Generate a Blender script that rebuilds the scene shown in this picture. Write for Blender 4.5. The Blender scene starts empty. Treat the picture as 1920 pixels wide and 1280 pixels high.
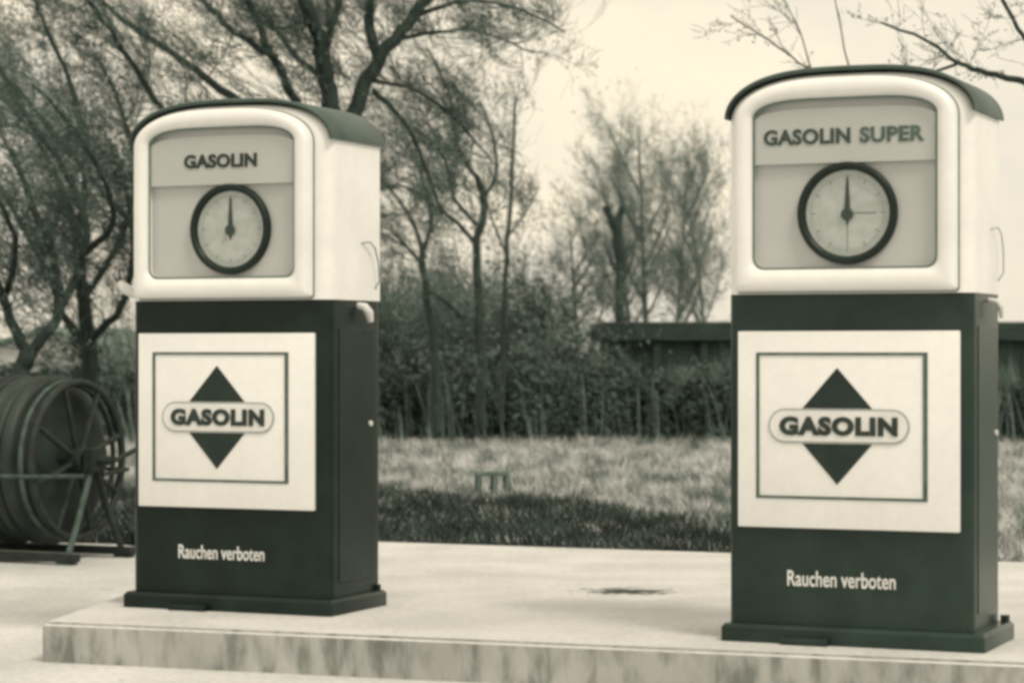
import bpy, bmesh, math, random
import numpy as np
from mathutils import Vector, Matrix
R = math.radians
random.seed(7); rng = np.random.default_rng(11)
scene = bpy.context.scene
col = scene.collection

# ------------------------------------------------------------------ camera
F = 4625.0; Y0 = 656.0; CAMH = 0.86
cam = bpy.data.cameras.new('camera'); camo = bpy.data.objects.new('camera', cam); col.objects.link(camo)
camo.location = (0, 0, CAMH); camo.rotation_euler = (R(90), 0, 0)
cam.sensor_width = 36.0; cam.lens = F / 1920 * 36; cam.shift_y = (Y0 - 640) / 1920
cam.clip_start = 0.1; cam.clip_end = 3000
cam.dof.use_dof = True; cam.dof.focus_distance = 7.6; cam.dof.aperture_fstop = 5.6
scene.camera = camo
# ------------------------------------------------------------------ world and sun
SUN_EL, SUN_AZ = 54.0, 38.0      # azimuth of the sun seen from above, 0 = behind the camera, negative = to its left
w = bpy.data.worlds.new('World'); scene.world = w; w.use_nodes = True
nt = w.node_tree; nt.nodes.clear()
def N(nt, t, **k):
    n = nt.nodes.new(t)
    for a, b in k.items(): setattr(n, a, b)
    return n
sky = N(nt, 'ShaderNodeTexSky', sky_type='NISHITA', sun_disc=False, sun_elevation=R(SUN_EL), sun_rotation=R(180 + SUN_AZ) , dust_density=4.0)
bw = N(nt, 'ShaderNodeRGBToBW'); tc = N(nt, 'ShaderNodeTexCoord')
mp = N(nt, 'ShaderNodeMapping'); mp.inputs['Scale'].default_value = (5, 5, 9); mp.inputs['Location'].default_value = (1.3, 0.2, 0.4)
no = N(nt, 'ShaderNodeTexNoise'); no.inputs['Scale'].default_value = 1.6; no.inputs['Detail'].default_value = 5; no.inputs['Roughness'].default_value = .55
cr = N(nt, 'ShaderNodeValToRGB'); cr.color_ramp.elements[0].position = .36; cr.color_ramp.elements[0].color = (.84, .78, .65, 1)
cr.color_ramp.elements[1].position = .62; cr.color_ramp.elements[1].color = (1.0, .90, .70, 1)
hz = N(nt, 'ShaderNodeMixRGB', blend_type='MIX'); hz.inputs[0].default_value = .80
hz.inputs[2].default_value = (9.6, 9.6, 9.6, 1)          # even cloud cover over the clear sky
mu = N(nt, 'ShaderNodeMixRGB', blend_type='MULTIPLY'); mu.inputs[0].default_value = 1
bg = N(nt, 'ShaderNodeBackground'); bg.inputs['Strength'].default_value = .10; ow = N(nt, 'ShaderNodeOutputWorld')
L = nt.links.new
L(sky.outputs[0], bw.inputs[0]); L(bw.outputs[0], hz.inputs[1]); L(tc.outputs['Generated'], mp.inputs[0]); L(mp.outputs[0], no.inputs[0])
L(no.outputs[0], cr.inputs[0]); L(hz.outputs[0], mu.inputs[1]); L(cr.outputs[0], mu.inputs[2]); L(mu.outputs[0], bg.inputs[0]); L(bg.outputs[0], ow.inputs[0])
sl = bpy.data.lights.new('sun', 'SUN'); sl.energy = 1.65; sl.angle = R(15); sl.color = (1, .92, .76)
so = bpy.data.objects.new('sun', sl); col.objects.link(so)
az, el = R(SUN_AZ), R(SUN_EL)
sv = Vector((math.sin(az) * math.cos(el), -math.cos(az) * math.cos(el), math.sin(el)))
so.rotation_euler = sv.to_track_quat('Z', 'Y').to_euler()
vs = scene.view_settings; vs.view_transform = 'Standard'; vs.look = 'None'; vs.exposure = 0.34; vs.gamma = 1
scene.cycles.filter_width = 3.5

# ------------------------------------------------------------------ materials
def tone(v):
    """the print's toning: dark greys are green, light ones neutral"""
    k = min(1, max(0, v / .50)) ** .5
    return (v * (.46 + .54 * k), v * (1.15 - .15 * k), v * (.90 + .10 * k), 1)
def mat(name, v0, v1=None, rough=.8, scale=20, detail=4, stretch=(1, 1, 1), bump=0, spec=.5, coat=0, lo=.35, hi=.65, coords='Object', double=None):
    m = bpy.data.materials.new(name); m.use_nodes = True; t = m.node_tree; b = t.nodes['Principled BSDF']
    b.inputs['Roughness'].default_value = rough; b.inputs['Specular IOR Level'].default_value = spec
    b.inputs['Coat Weight'].default_value = coat; b.inputs['Coat Roughness'].default_value = .15
    b.inputs['Base Color'].default_value = tone(v0)
    if v1 is not None:
        c = N(t, 'ShaderNodeTexCoord'); mp = N(t, 'ShaderNodeMapping'); mp.inputs['Scale'].default_value = stretch
        n = N(t, 'ShaderNodeTexNoise'); n.inputs['Scale'].default_value = scale; n.inputs['Detail'].default_value = detail
        r = N(t, 'ShaderNodeValToRGB'); r.color_ramp.elements[0].position = lo; r.color_ramp.elements[1].position = hi
        r.color_ramp.elements[0].color = tone(v0); r.color_ramp.elements[1].color = tone(v1)
        l = t.links.new
        l(c.outputs[coords], mp.inputs[0]); l(mp.outputs[0], n.inputs[0]); l(n.outputs[0], r.inputs[0]); last = r.outputs[0]
        if double:
            n2 = N(t, 'ShaderNodeTexNoise'); n2.inputs['Scale'].default_value = double[0]; n2.inputs['Detail'].default_value = 3
            l(c.outputs[coords], n2.inputs[0])
            r2 = N(t, 'ShaderNodeValToRGB'); r2.color_ramp.elements[0].position = .35; r2.color_ramp.elements[1].position = .65
            r2.color_ramp.elements[0].color = (double[1],) * 3 + (1,); r2.color_ramp.elements[1].color = (1, 1, 1, 1)
            l(n2.outputs[0], r2.inputs[0])
            x = N(t, 'ShaderNodeMixRGB', blend_type='MULTIPLY'); x.inputs[0].default_value = 1
            l(last, x.inputs[1]); l(r2.outputs[0], x.inputs[2]); last = x.outputs[0]
        l(last, b.inputs['Base Color'])
        if bump:
            bp = N(t, 'ShaderNodeBump'); bp.inputs['Strength'].default_value = bump; bp.inputs['Distance'].default_value = .01
            l(n.outputs[0], bp.inputs['Height']); l(bp.outputs[0], b.inputs['Normal'])
    return m
M = {
 'dark_paint': mat('dark_paint', .015, .023, rough=.28, scale=9, spec=.20, double=(3, .8)),
 'dark_paint_b': mat('dark_paint_b', .030, .042, rough=.28, scale=9, spec=.24, double=(3, .8)),
 'cap_paint': mat('cap_paint', .055, .085, rough=.5, scale=12),
 'white': mat('white_paint', .76, .83, rough=.38, scale=6, coat=.15, detail=7, double=(30, .97)),
 'panel_white': mat('panel_white', .78, .83, rough=.4, scale=5, detail=7, double=(40, .97)),
 'window_grey': mat('window_grey', .44, .49, rough=.35, scale=3),
 'banner_grey': mat('banner_grey', .42, .46, rough=.35, scale=4),
 'band_light': mat('band_light', .66, .72, rough=.5),
 'line_grey': mat('line_grey', .07, .12, rough=.6, scale=30),
 'outline_grey': mat('outline_grey', .33, .38, rough=.6, scale=30),
 'seam': mat('seam_rubber', .13, .18, rough=.7, scale=30),
 'ink': mat('ink', .016, .03, rough=.5, scale=40),
 'ink_faded': mat('ink_faded', .04, .06, rough=.5, scale=40),
 'diamond': mat('diamond_enamel', .020, .028, rough=.4, scale=20, spec=.3),
 'dial_rim': mat('dial_rim', .014, .02, rough=.4, scale=20, spec=.25),
 'dial_face': mat('dial_face', .36, .43, rough=.25, scale=26, coat=.5, detail=6),
 'dial_tick': mat('dial_tick', .17, .20, rough=.5),
 'needle': mat('needle', .035, .045, rough=.4),
 'letter_white': mat('letter_white', .62, .72, rough=.5),
 'metal_light': mat('metal_light', .62, .70, rough=.3, scale=12),
 'hose': mat('hose_rubber', .010, .034, rough=.6, scale=5, stretch=(4, 1, 1), bump=.3),
 'iron': mat('rusty_iron', .008, .022, rough=.7, scale=18, bump=.3),
 'iron_light': mat('worn_iron', .035, .09, rough=.6, scale=18, bump=.3),
 'bark': mat('bark', .018, .045, rough=.9, scale=30, stretch=(1, 1, .3), bump=.5),
 'bark_mid': mat('bark_mid', .035, .08, rough=.9, scale=30, stretch=(1, 1, .3), bump=.5),
 'bark_pale': mat('bark_pale', .10, .22, rough=.9, scale=24, stretch=(1, 1, .5), bump=.3),  # pale set for the birches: haze of distance put into the colour
 'twig': mat('twig', .06, .12, rough=.9, scale=3),
 'twig_pale': mat('twig_pale', .15, .24, rough=.9, scale=3),
 'bud': mat('bud', .10, .24, rough=.9, scale=2.5),
 'bud_pale': mat('bud_pale', .15, .26, rough=.9, scale=2.5),
 'leaf_dark': mat('leaf_dark', .028, .07, rough=.8, scale=3),
 'hedge_leaf': mat('hedge_leaf', .022, .12, rough=.85, scale=2.6, detail=6, stretch=(1, 1, .45), lo=.42, hi=.66),
 'hedge_stem': mat('hedge_stem', .035, .12, rough=.9, scale=3),
 'leaf_mid': mat('leaf_mid', .055, .24, rough=.8, scale=2.2),
 'grass': mat('grass', .14, .50, rough=.9, scale=4.5, detail=5, stretch=(1, .6, 1), double=(9, .6)),
 'grass_blade': mat('grass_blade', .10, .62, rough=.9, scale=4.5, detail=6, stretch=(1, .45, 1), lo=.38, hi=.60),
 'weed_shade': mat('weed_shade_blade', .016, .085, rough=.9, scale=3.5, detail=6, lo=.44, hi=.68),  # blades darkened to paint the band of shade behind the slab
 'reed': mat('dry_reed', .05, .20, rough=.9, scale=2.0, detail=4),
 'sand': mat('sand', .46, .64, rough=.95, scale=1.3, detail=10, double=(45, .82), bump=.4),
 'soil': mat('soil', .08, .14, rough=.95, scale=3, detail=6),
 'house_wall': mat('house_wall', .55, .65, rough=.9, scale=3),
 'house_roof': mat('house_roof', .13, .20, rough=.9, scale=6),
 'shed_dark': mat('shed_dark', .03, .05, rough=.9, scale=4, stretch=(1, 1, 6)),
 'shed_wall': mat('shed_wall', .07, .13, rough=.9, scale=3, stretch=(5, 5, .4)),
 'pane': mat('pane', .02, .03, rough=.1),
}
# concrete slab with an oil stain and streaked front
def slab_material():
    m = mat('slab_concrete', .50, .62, rough=.9, scale=2.5, detail=10, bump=.3, double=(38, .84))
    t = m.node_tree; b = t.nodes['Principled BSDF']; src = b.inputs['Base Color'].links[0].from_socket
    c = N(t, 'ShaderNodeTexCoord'); l = t.links.new
    mp = N(t, 'ShaderNodeMapping'); mp.vector_type = 'TEXTURE'
    sx, sy = unp(1178, 1108, 0)
    mp.inputs['Location'].default_value = (sx, sy, 0); mp.inputs['Scale'].default_value = (.42, .34, 1); mp.inputs['Rotation'].default_value = (0, 0, R(-8))
    n = N(t, 'ShaderNodeTexNoise'); n.inputs['Scale'].default_value = 22; n.inputs['Detail'].default_value = 4
    vm = N(t, 'ShaderNodeVectorMath', operation='LENGTH'); ad = N(t, 'ShaderNodeMath', operation='MULTIPLY_ADD'); ad.inputs[1].default_value = 1.3
    r = N(t, 'ShaderNodeValToRGB'); r.color_ramp.elements[0].position = .80; r.color_ramp.elements[0].color = (.05, .065, .055, 1)
    r.color_ramp.elements[1].position = 1.25; r.color_ramp.elements[1].color = (1, 1, 1, 1); r.color_ramp.elements[1].position = 1.0
    sb = N(t, 'ShaderNodeMath', operation='SUBTRACT'); sb.inputs[1].default_value = .05
    l(c.outputs['Object'], mp.inputs[0]); l(mp.outputs[0], vm.inputs[0]); l(c.outputs['Object'], n.inputs[0])
    l(n.outputs[0], ad.inputs[0]); l(vm.outputs['Value'], ad.inputs[2]); l(ad.outputs[0], sb.inputs[0]); l(sb.outputs[0], r.inputs[0])
    x = N(t, 'ShaderNodeMixRGB', blend_type='MULTIPLY'); x.inputs[0].default_value = 1
    l(src, x.inputs[1]); l(r.outputs[0], x.inputs[2]); l(x.outputs[0], b.inputs['Base Color'])
    return m
def chips(m, sc, th, v):
    """sparse worn spots with edges of their own"""
    t = m.node_tree; b = t.nodes['Principled BSDF']; src = b.inputs['Base Color'].links[0].from_socket; l = t.links.new
    c = N(t, 'ShaderNodeTexCoord'); n = N(t, 'ShaderNodeTexNoise'); n.inputs['Scale'].default_value = sc; n.inputs['Detail'].default_value = 8; n.inputs['Roughness'].default_value = .65
    r = N(t, 'ShaderNodeValToRGB'); r.color_ramp.elements[0].position = th; r.color_ramp.elements[0].color = (0, 0, 0, 1); r.color_ramp.elements[1].position = th + .03; r.color_ramp.elements[1].color = (1, 1, 1, 1)
    x = N(t, 'ShaderNodeMixRGB', blend_type='MIX'); x.inputs[2].default_value = tone(v)
    l(c.outputs['Object'], n.inputs[0]); l(n.outputs[0], r.inputs[0]); l(r.outputs[0], x.inputs[0]); l(src, x.inputs[1]); l(x.outputs[0], b.inputs['Base Color'])
chips(M['dark_paint'], 9, .70, .09); chips(M['dark_paint_b'], 9, .70, .12); chips(M['white'], 8, .70, .45); chips(M['panel_white'], 10, .72, .42); chips(M['cap_paint'], 12, .66, .12); chips(M['sand'], 7, .66, .34)
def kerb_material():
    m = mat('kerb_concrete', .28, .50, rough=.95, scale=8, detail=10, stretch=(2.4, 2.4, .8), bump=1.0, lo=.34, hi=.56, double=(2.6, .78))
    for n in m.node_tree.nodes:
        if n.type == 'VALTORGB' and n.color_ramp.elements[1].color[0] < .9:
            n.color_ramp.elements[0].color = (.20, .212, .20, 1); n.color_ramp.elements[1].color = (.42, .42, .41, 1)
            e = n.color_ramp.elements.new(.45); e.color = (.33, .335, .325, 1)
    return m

# ------------------------------------------------------------------ helpers
def unp(u, v, z):
    """a point of the photograph lying on the level z -> x, y"""
    y = F * (CAMH - z) / (v - Y0)
    return (u - 960) / F * y, y
def at(u, v, y):
    return Vector(((u - 960) / F * y, y, CAMH - (v - Y0) / F * y))
def link(name, me, m=None, parent=None):
    o = bpy.data.objects.new(name, me); col.objects.link(o)
    if m is not None:
        for mm in (m if isinstance(m, (list, tuple)) else [m]): me.materials.append(mm)
    if parent is not None: o.parent = parent
    return o
def tag(o, label=None, cat=None, group=None, kind=None):
    if label: o['label'] = label
    if cat: o['category'] = cat
    if group: o['group'] = group
    if kind: o['kind'] = kind
    return o
def empty(name, loc, rz=0):
    o = bpy.data.objects.new(name, None); col.objects.link(o); o.location = loc; o.rotation_euler = (0, 0, rz); o.empty_display_size = .1
    return o
def fin(name, bm, m, parent=None, smooth=False, angle=35):
    bmesh.ops.recalc_face_normals(bm, faces=bm.faces[:])
    me = bpy.data.meshes.new(name); bm.to_mesh(me); bm.free()
    if smooth:
        me.shade_smooth()
        try: me.set_sharp_from_angle(angle=R(angle))
        except Exception: pass
    return link(name, me, m, parent)
def box(bm, x0, x1, y0, y1, z0, z1, bev=0, seg=2):
    vs_ = [bm.verts.new(p) for p in [(x0, y0, z0), (x1, y0, z0), (x1, y1, z0), (x0, y1, z0), (x0, y0, z1), (x1, y0, z1), (x1, y1, z1), (x0, y1, z1)]]
    fs = [bm.faces.new([vs_[i] for i in f]) for f in [(0, 3, 2, 1), (4, 5, 6, 7), (0, 1, 5, 4), (1, 2, 6, 5), (2, 3, 7, 6), (3, 0, 4, 7)]]
    if bev:
        es = list({e for f in fs for e in f.edges})
        bmesh.ops.bevel(bm, geom=es, offset=bev, segments=seg, affect='EDGES', profile=.5)
def ring_loft(bm, rings, cap0=True, cap1=True):
    """rings: lists of 3-D points, all of one length, closed loops"""
    vv = [[bm.verts.new(p) for p in r] for r in rings]; n = len(rings[0])
    for a, b in zip(vv[:-1], vv[1:]):
        for i in range(n):
            bm.faces.new((a[i], a[(i + 1) % n], b[(i + 1) % n], b[i]))
    if cap0: bm.faces.new(vv[0][::-1])
    if cap1: bm.faces.new(vv[-1])
    return vv
def tube(bm, pts, rad, n=8, cap=True):
    pts = [Vector(p) for p in pts]
    if not isinstance(rad, (list, tuple)): rad = [rad] * len(pts)
    rings = []; up = None
    for i, p in enumerate(pts):
        d = (pts[min(i + 1, len(pts) - 1)] - pts[max(i - 1, 0)]).normalized()
        if up is None: up = Vector((0, 0, 1)) if abs(d.z) < .9 else Vector((0, 1, 0))
        a = d.cross(up).normalized(); b = a.cross(d).normalized(); up = b
        rings.append([p + (a * math.cos(2 * math.pi * k / n) + b * math.sin(2 * math.pi * k / n)) * rad[i] for k in range(n)])
    ring_loft(bm, rings, cap, cap)
def torus(bm, c, axis, Rr, r, n=48, k=8):
    c = Vector(c); axis = Vector(axis).normalized(); u = axis.orthogonal().normalized(); v = axis.cross(u)
    vv = []
    for i in range(n):
        a = 2 * math.pi * i / n; e = u * math.cos(a) + v * math.sin(a)
        vv.append([bm.verts.new(c + e * (Rr + r * math.cos(2 * math.pi * j / k)) + axis * r * math.sin(2 * math.pi * j / k)) for j in range(k)])
    for i in range(n):
        for j in range(k):
            bm.faces.new((vv[i][j], vv[(i + 1) % n][j], vv[(i + 1) % n][(j + 1) % k], vv[i][(j + 1) % k]))
def text(name, body, w_, h_, x, y, z, m, parent, bold=.0, depth=.002, space=1.0):
    cu = bpy.data.curves.new('t', 'FONT'); cu.body = body; cu.size = 1; cu.extrude = .01; cu.offset = bold; cu.space_character = space; cu.resolution_u = 4
    to = bpy.data.objects.new('t', cu); col.objects.link(to)
    bpy.context.view_layer.update()
    me = bpy.data.meshes.new_from_object(to.evaluated_get(bpy.context.evaluated_depsgraph_get()))
    bpy.data.objects.remove(to); bpy.data.curves.remove(cu)
    me.name = name
    n = len(me.vertices); co = np.empty(n * 3); me.vertices.foreach_get('co', co); co = co.reshape(-1, 3)
    lo, hi = co.min(0), co.max(0)
    out = np.empty_like(co)
    out[:, 0] = x + ((co[:, 0] - lo[0]) / (hi[0] - lo[0]) - .5) * w_
    out[:, 2] = z + ((co[:, 1] - lo[1]) / (hi[1] - lo[1]) - .5) * h_
    out[:, 1] = y - (co[:, 2] - lo[2]) / (hi[2] - lo[2]) * depth
    me.vertices.foreach_set('co', out.ravel()); me.materials.clear(); me.update()
    return link(name, me, m, parent)

# ------------------------------------------------------------------ pumps
def archloop(cx, hw, zb, zs, zt, rb=0.0, n=28, nb=5, p=3.0):
    """closed front outline: flat bottom with rounded corners rb, straight sides, shallow arch with round shoulders"""
    P = []
    for i in range(nb + 1):                                  # bottom right corner
        a = -math.pi / 2 + i / nb * math.pi / 2; P.append((cx + hw - rb + rb * math.cos(a), zb + rb + rb * math.sin(a)))
    for i in range(n + 1):
        t = math.pi * i / n; c = math.cos(t); s = math.sin(t)
        P.append((cx + hw * math.copysign(abs(c) ** (2 / p), c), zs + (zt - zs) * s))
    for i in range(nb + 1):
        a = math.pi + i / nb * math.pi / 2; P.append((cx - hw + rb + rb * math.cos(a), zb + rb + rb * math.sin(a)))
    return P
def plan(x0, x1, y0, y1, r, n=6):
    P = []
    for (cx, cy, a0) in ((x1 - r, y1 - r, 0), (x0 + r, y1 - r, 90), (x0 + r, y0 + r, 180), (x1 - r, y0 + r, 270)):
        for i in range(n + 1):
            a = R(a0 + 90 * i / n); P.append((cx + r * math.cos(a), cy + r * math.sin(a)))
    return P
def disc(bm, cx, y, cz, r, n=40, y2=None):
    a = [(cx + r * math.cos(2 * math.pi * i / n), y, cz + r * math.sin(2 * math.pi * i / n)) for i in range(n)]
    b = [(p[0], y2, p[2]) for p in a]
    ring_loft(bm, [a, b])
BX0, BX1, BY0, BY1 = -.380, .354, -.166, .200
def make_pump(loc, rz, label, words, body_mat, left_knob):
    BX1, BY1 = (.367, .212) if left_knob else (.350, .198)
    t = empty('petrol_pump', loc, rz); tag(t, label, 'petrol pump', 'petrol pumps on the concrete island')
    # base flange
    bm = bmesh.new()
    pr = plan(-.394, .394, -.2065, .2065, .012, 3); pr2 = plan(-.385, .385, -.198, .2, .012, 3)
    ring_loft(bm, [[(x, y, -.01) for x, y in pr], [(x, y, .042) for x, y in pr], [(x, y, .052) for x, y in pr2]])
    box(bm, -.20, -.06, -.235, -.2067, -.006, .022, .004)
    fl = fin('base_flange', bm, body_mat, t, True)
    for sx in (-.372, .372):
        bm = bmesh.new(); tube(bm, [(sx, .17, .052), (sx, .17, .072)], .014, 6); fin('bolt', bm, body_mat, fl)
    # dark cabinet, standing in the flange
    bm = bmesh.new(); pr = plan(BX0 - .004, BX1 + .002, BY0, BY1, .036, 8)
    ring_loft(bm, [[(x, y, .0525) for x, y in pr], [(x, y, 1.0236) for x, y in pr]])
    cab = fin('cabinet', bm, body_mat, t, True)
    # side door seams and lock on the cabinet
    bm = bmesh.new(); tube(bm, [(BX1 + .001, .115, .615), (BX1 + .012, .115, .615)], .009, 12); fin('lock', bm, M['metal_light'], cab)
    bm = bmesh.new(); box(bm, BX1 + .001, BX1 + .005, -.105, .145, .10, .93, .001, 1); fin('side_door', bm, body_mat, cab)
    # white head: arched profile run from front to back, its front corner rounded
    bm = bmesh.new(); rings = []; rr = .045; cx = (BX0 + BX1) / 2; hw = (BX1 - BX0) / 2 + .004
    for i in range(8):
        a = i / 7 * math.pi / 2; ins = rr * (1 - math.sin(a)); yy = BY0 - .004 + rr * (1 - math.cos(a))
        rings.append([(x, yy, z) for x, z in archloop(cx, hw - ins, 1.0245, 1.545 - ins * .3, 1.672 - ins * .4)])
    for i in range(6):
        a = i / 5 * math.pi / 2; ins = .03 * (1 - math.cos(a)); yy = BY1 + .004 - .03 + .03 * math.sin(a)
        rings.append([(x, yy, z) for x, z in archloop(cx, hw - ins, 1.0245, 1.545 - ins * .3, 1.672 - ins * .4)])
    ring_loft(bm, rings); head = fin('head_housing', bm, M['white'], t, True, 50)
    # dark cap over the arch (a shell with its own lip)
    def capsec(off, z_end):
        P = []
        n = 40
        for i in range(n + 1):
            tt = math.pi * i / n; c = math.cos(tt); s = math.sin(tt)
            P.append((cx + (hw + off) * math.copysign(abs(c) ** (2 / 3.0), c), 1.545 + (1.672 + off * 1.9 - 1.545) * s))
        return [(P[0][0], z_end)] + P + [(P[-1][0], z_end)]
    bm = bmesh.new(); rings = []
    for (yy, o1) in ((BY0 - .010, .003), (BY0 - .012, .006), (BY0 - .005, .009), (BY1 + .000, .009), (BY1 + .008, .006), (BY1 + .009, .003)):
        outer = capsec(o1, 1.545); inner = capsec(.0015, 1.545)[::-1]
        rings.append([(x, yy, z) for x, z in outer + inner])
    ring_loft(bm, rings); fin('roof_cap', bm, M['cap_paint'], t, True, 40)
    # door frame (bezel) round the window
    fcx = -.020; bm = bmesh.new(); rings = []
    o = archloop(fcx, .331, 1.0305, 1.535, 1.655, .012); i_ = archloop(fcx, .276, 1.096, 1.540, 1.594, .035, p=4.6)
    yf = BY0 - .0045
    prof = [(0, 0), (0, .022), (.04, .034), (.12, .042), (.3, .048), (.6, .048), (.85, .043), (.96, .034), (1, .022), (1, 0)]
    for s, d in prof:
        rings.append([(a[0] + (b[0] - a[0]) * s, yf - d, a[1] + (b[1] - a[1]) * s) for a, b in zip(o, i_)])
    ring_loft(bm, rings, False, False); wfr = fin('window_frame', bm, M['white'], t, True, 50)
    bm = bmesh.new(); o2 = archloop(fcx, .3345, 1.0275, 1.535, 1.6575, .012); o3 = archloop(fcx, .3313, 1.0302, 1.535, 1.6553, .012)
    ring_loft(bm, [[(x, yf + .001, z) for x, z in o3], [(x, yf - .0035, z) for x, z in o3], [(x, yf - .0035, z) for x, z in o2], [(x, yf + .001, z) for x, z in o2]], False, False)
    fin('door_seam', bm, M['seam'], wfr)
    bm = bmesh.new(); o2 = archloop(fcx, .2757, 1.0963, 1.540, 1.5937, .034, p=4.6); o3 = archloop(fcx, .2705, 1.1015, 1.535, 1.5885, .030, p=4.6)
    ring_loft(bm, [[(x, yf - .0245, z) for x, z in o2], [(x, yf - .0275, z) for x, z in o2], [(x, yf - .0275, z) for x, z in o3], [(x, yf - .0245, z) for x, z in o3], [(x, yf - .0245, z) for x, z in o2]], False, False)
    fin('gasket', bm, M['seam'], wfr)
    # window back, banner with lettering, dial
    bm = bmesh.new(); ii = archloop(fcx, .2755, 1.0965, 1.540, 1.5935, .034, p=4.6)
    ring_loft(bm, [[(x, yf, z) for x, z in ii], [(x, yf - .006, z) for x, z in ii]]); win = fin('window_panel', bm, M['window_grey'], t, False)
    bm = bmesh.new()
    ii = archloop(fcx, .2745, 1.405, 1.530, 1.566, .002, p=4.6)
    ring_loft(bm, [[(x, yf - .0062, z) for x, z in ii], [(x, yf - .020, z) for x, z in ii], [(fcx + (x - fcx) * .998, yf - .022, z * .999 + .0012) for x, z in ii]])
    ban = fin('name_banner', bm, M['banner_grey'], t, True)
    if len(words) > 8:
        text('lettering', 'GASOLIN', .262, .046, fcx - .112, yf - .0222, 1.483, M['ink_faded'], ban, .035, .003, 1.05)
        text('lettering', 'SUPER', .19, .046, fcx + .142, yf - .0222, 1.483, M['line_grey'], ban, .035, .003, 1.05)
    else:
        text('lettering', 'GASOLIN', .275, .046, fcx - .004, yf - .0222, 1.483, M['ink'], ban, .04, .003, 1.05)
    dz, dxc = 1.258, (.010 if left_knob else -.012); dl = empty('dial', (0, 0, 0)); dl.parent = t
    bpy.data.objects.remove(dl)
    bm = bmesh.new(); rings = []
    for r_, d in ((.149, .0062), (.149, .024), (.146, .029), (.138, .031), (.129, .028), (.126, .018), (.125, .012)):
        rings.append([(dxc + r_ * math.cos(2 * math.pi * k / 56), yf - d, dz + r_ * math.sin(2 * math.pi * k / 56)) for k in range(56)])
    ring_loft(bm, rings, False, False); dial = fin('dial', bm, M['dial_rim'], t, True, 60)
    bm = bmesh.new(); disc(bm, dxc, yf - .0064, dz, .1265, 56, yf - .013); fin('dial_face', bm, M['dial_face'], dial)
    bm = bmesh.new()
    for k in range(60):
        a = R(k * 6); r0, wd = (.097, .0016) if k % 5 == 0 else (.105, .0007)
        e = Vector((math.sin(a), 0, math.cos(a))); f_ = Vector((math.cos(a), 0, -math.sin(a)))
        c = Vector((dxc, yf - .0134, dz)); q = [c + e * r0 - f_ * wd, c + e * r0 + f_ * wd, c + e * .112 + f_ * wd, c + e * .112 - f_ * wd]
        ring_loft(bm, [q, [p + Vector((0, -.0006, 0)) for p in q]])
    fin('graduation', bm, M['dial_tick'], dial)
    for a, r0, r1, wd in (((90, .02, .085, .0020), (180, .02, .095, .0012)) if not left_knob else ((215, .03, .06, .001),)):
        a = R(a); e = Vector((math.sin(a), 0, math.cos(a))); f_ = Vector((math.cos(a), 0, -math.sin(a))); c = Vector((dxc, yf - .0134, dz))
        q = [c + e * r0 - f_ * wd, c + e * r0 + f_ * wd, c + e * r1 + f_ * wd, c + e * r1 - f_ * wd]
        bm = bmesh.new(); ring_loft(bm, [q, [p + Vector((0, -.0006, 0)) for p in q]]); fin('fine_hand', bm, M['dial_tick'], dial)
    bm = bmesh.new(); yy = yf - .0155
    q = [(dxc - .009, yy, dz), (dxc + .009, yy, dz), (dxc + .0045, yy, dz + .070), (dxc + .0022, yy, dz + .104), (dxc - .0022, yy, dz + .104), (dxc - .0045, yy, dz + .070)]
    ring_loft(bm, [q, [(a, yy - .002, c) for a, _, c in q]])
    disc(bm, dxc, yy - .0022, dz - .004, .018, 20, yy - .006)
    q = [(dxc - .007, yy, dz - .002), (dxc + .007, yy, dz - .002), (dxc + .001, yy, dz - .036), (dxc - .001, yy, dz - .036)]
    ring_loft(bm, [q, [(a, yy - .002, c) for a, _, c in q]])
    fin('needle', bm, M['needle'], dial)
    # emblem panel
    bm = bmesh.new(); pf = -.180; box(bm, -.348, .316, pf, BY0 + .004, .338, .9155, .004)
    pan = fin('emblem_panel', bm, M['panel_white'], t, True)
    x0, x1, z0, z1 = -.290, .224, .424, .853; th = .009
    bm = bmesh.new()
    for (a, b, c, d) in ((x0, x0 + th, z0, z1), (x1 - .013, x1, z0, z1), (x0 + th, x1 - .013, z0, z0 + .008), (x0 + th, x1 - .013, z1 - .008, z1)):
        box(bm, a, b, pf - .0035, pf - .0002, c, d)
    fin('border', bm, M['line_grey'], pan)
    ecx, ecz, hh, hwd = -.044, .638, .170, .150; b0 = .052
    for s in (1, -1):
        bm = bmesh.new()
        wx = hwd * (1 - b0 / hh)
        q = [(ecx - wx, pf - .0002, ecz + s * b0), (ecx + wx, pf - .0002, ecz + s * b0), (ecx, pf - .0002, ecz + s * hh)]
        ring_loft(bm, [q, [(a, pf - .003, c) for a, _, c in q]])
        fin('diamond_half', bm, M['diamond'], pan)
    def caps(hw_, hh_, y0, y1, bm):
        P = []
        for i in range(13): a = -math.pi / 2 + i / 12 * math.pi; P.append((ecx + .004 + hw_ - hh_ + hh_ * math.cos(a), y0, ecz + hh_ * math.sin(a)))
        for i in range(13): a = math.pi / 2 + i / 12 * math.pi; P.append((ecx + .004 - hw_ + hh_ + hh_ * math.cos(a), y0, ecz + hh_ * math.sin(a)))
        ring_loft(bm, [P, [(p[0], y1, p[2]) for p in P]])
    bm = bmesh.new(); caps(.212, .050, pf - .0032, pf - .0045, bm); o1 = fin('name_capsule', bm, M['outline_grey'], pan)
    bm = bmesh.new(); caps(.2065, .0445, pf - .0047, pf - .0056, bm); fin('capsule_field', bm, M['band_light'], pan)
    text('lettering', 'GASOLIN', .355, .056, ecx + .004, pf - .0058, ecz, M['ink'], pan, .06, .003, 1.12)
    text('warning_lettering', 'Rauchen verboten', .325, .046, -.036, BY0 - .0003, .190, M['letter_white'], cab, .012, .002, 1.0)
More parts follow.
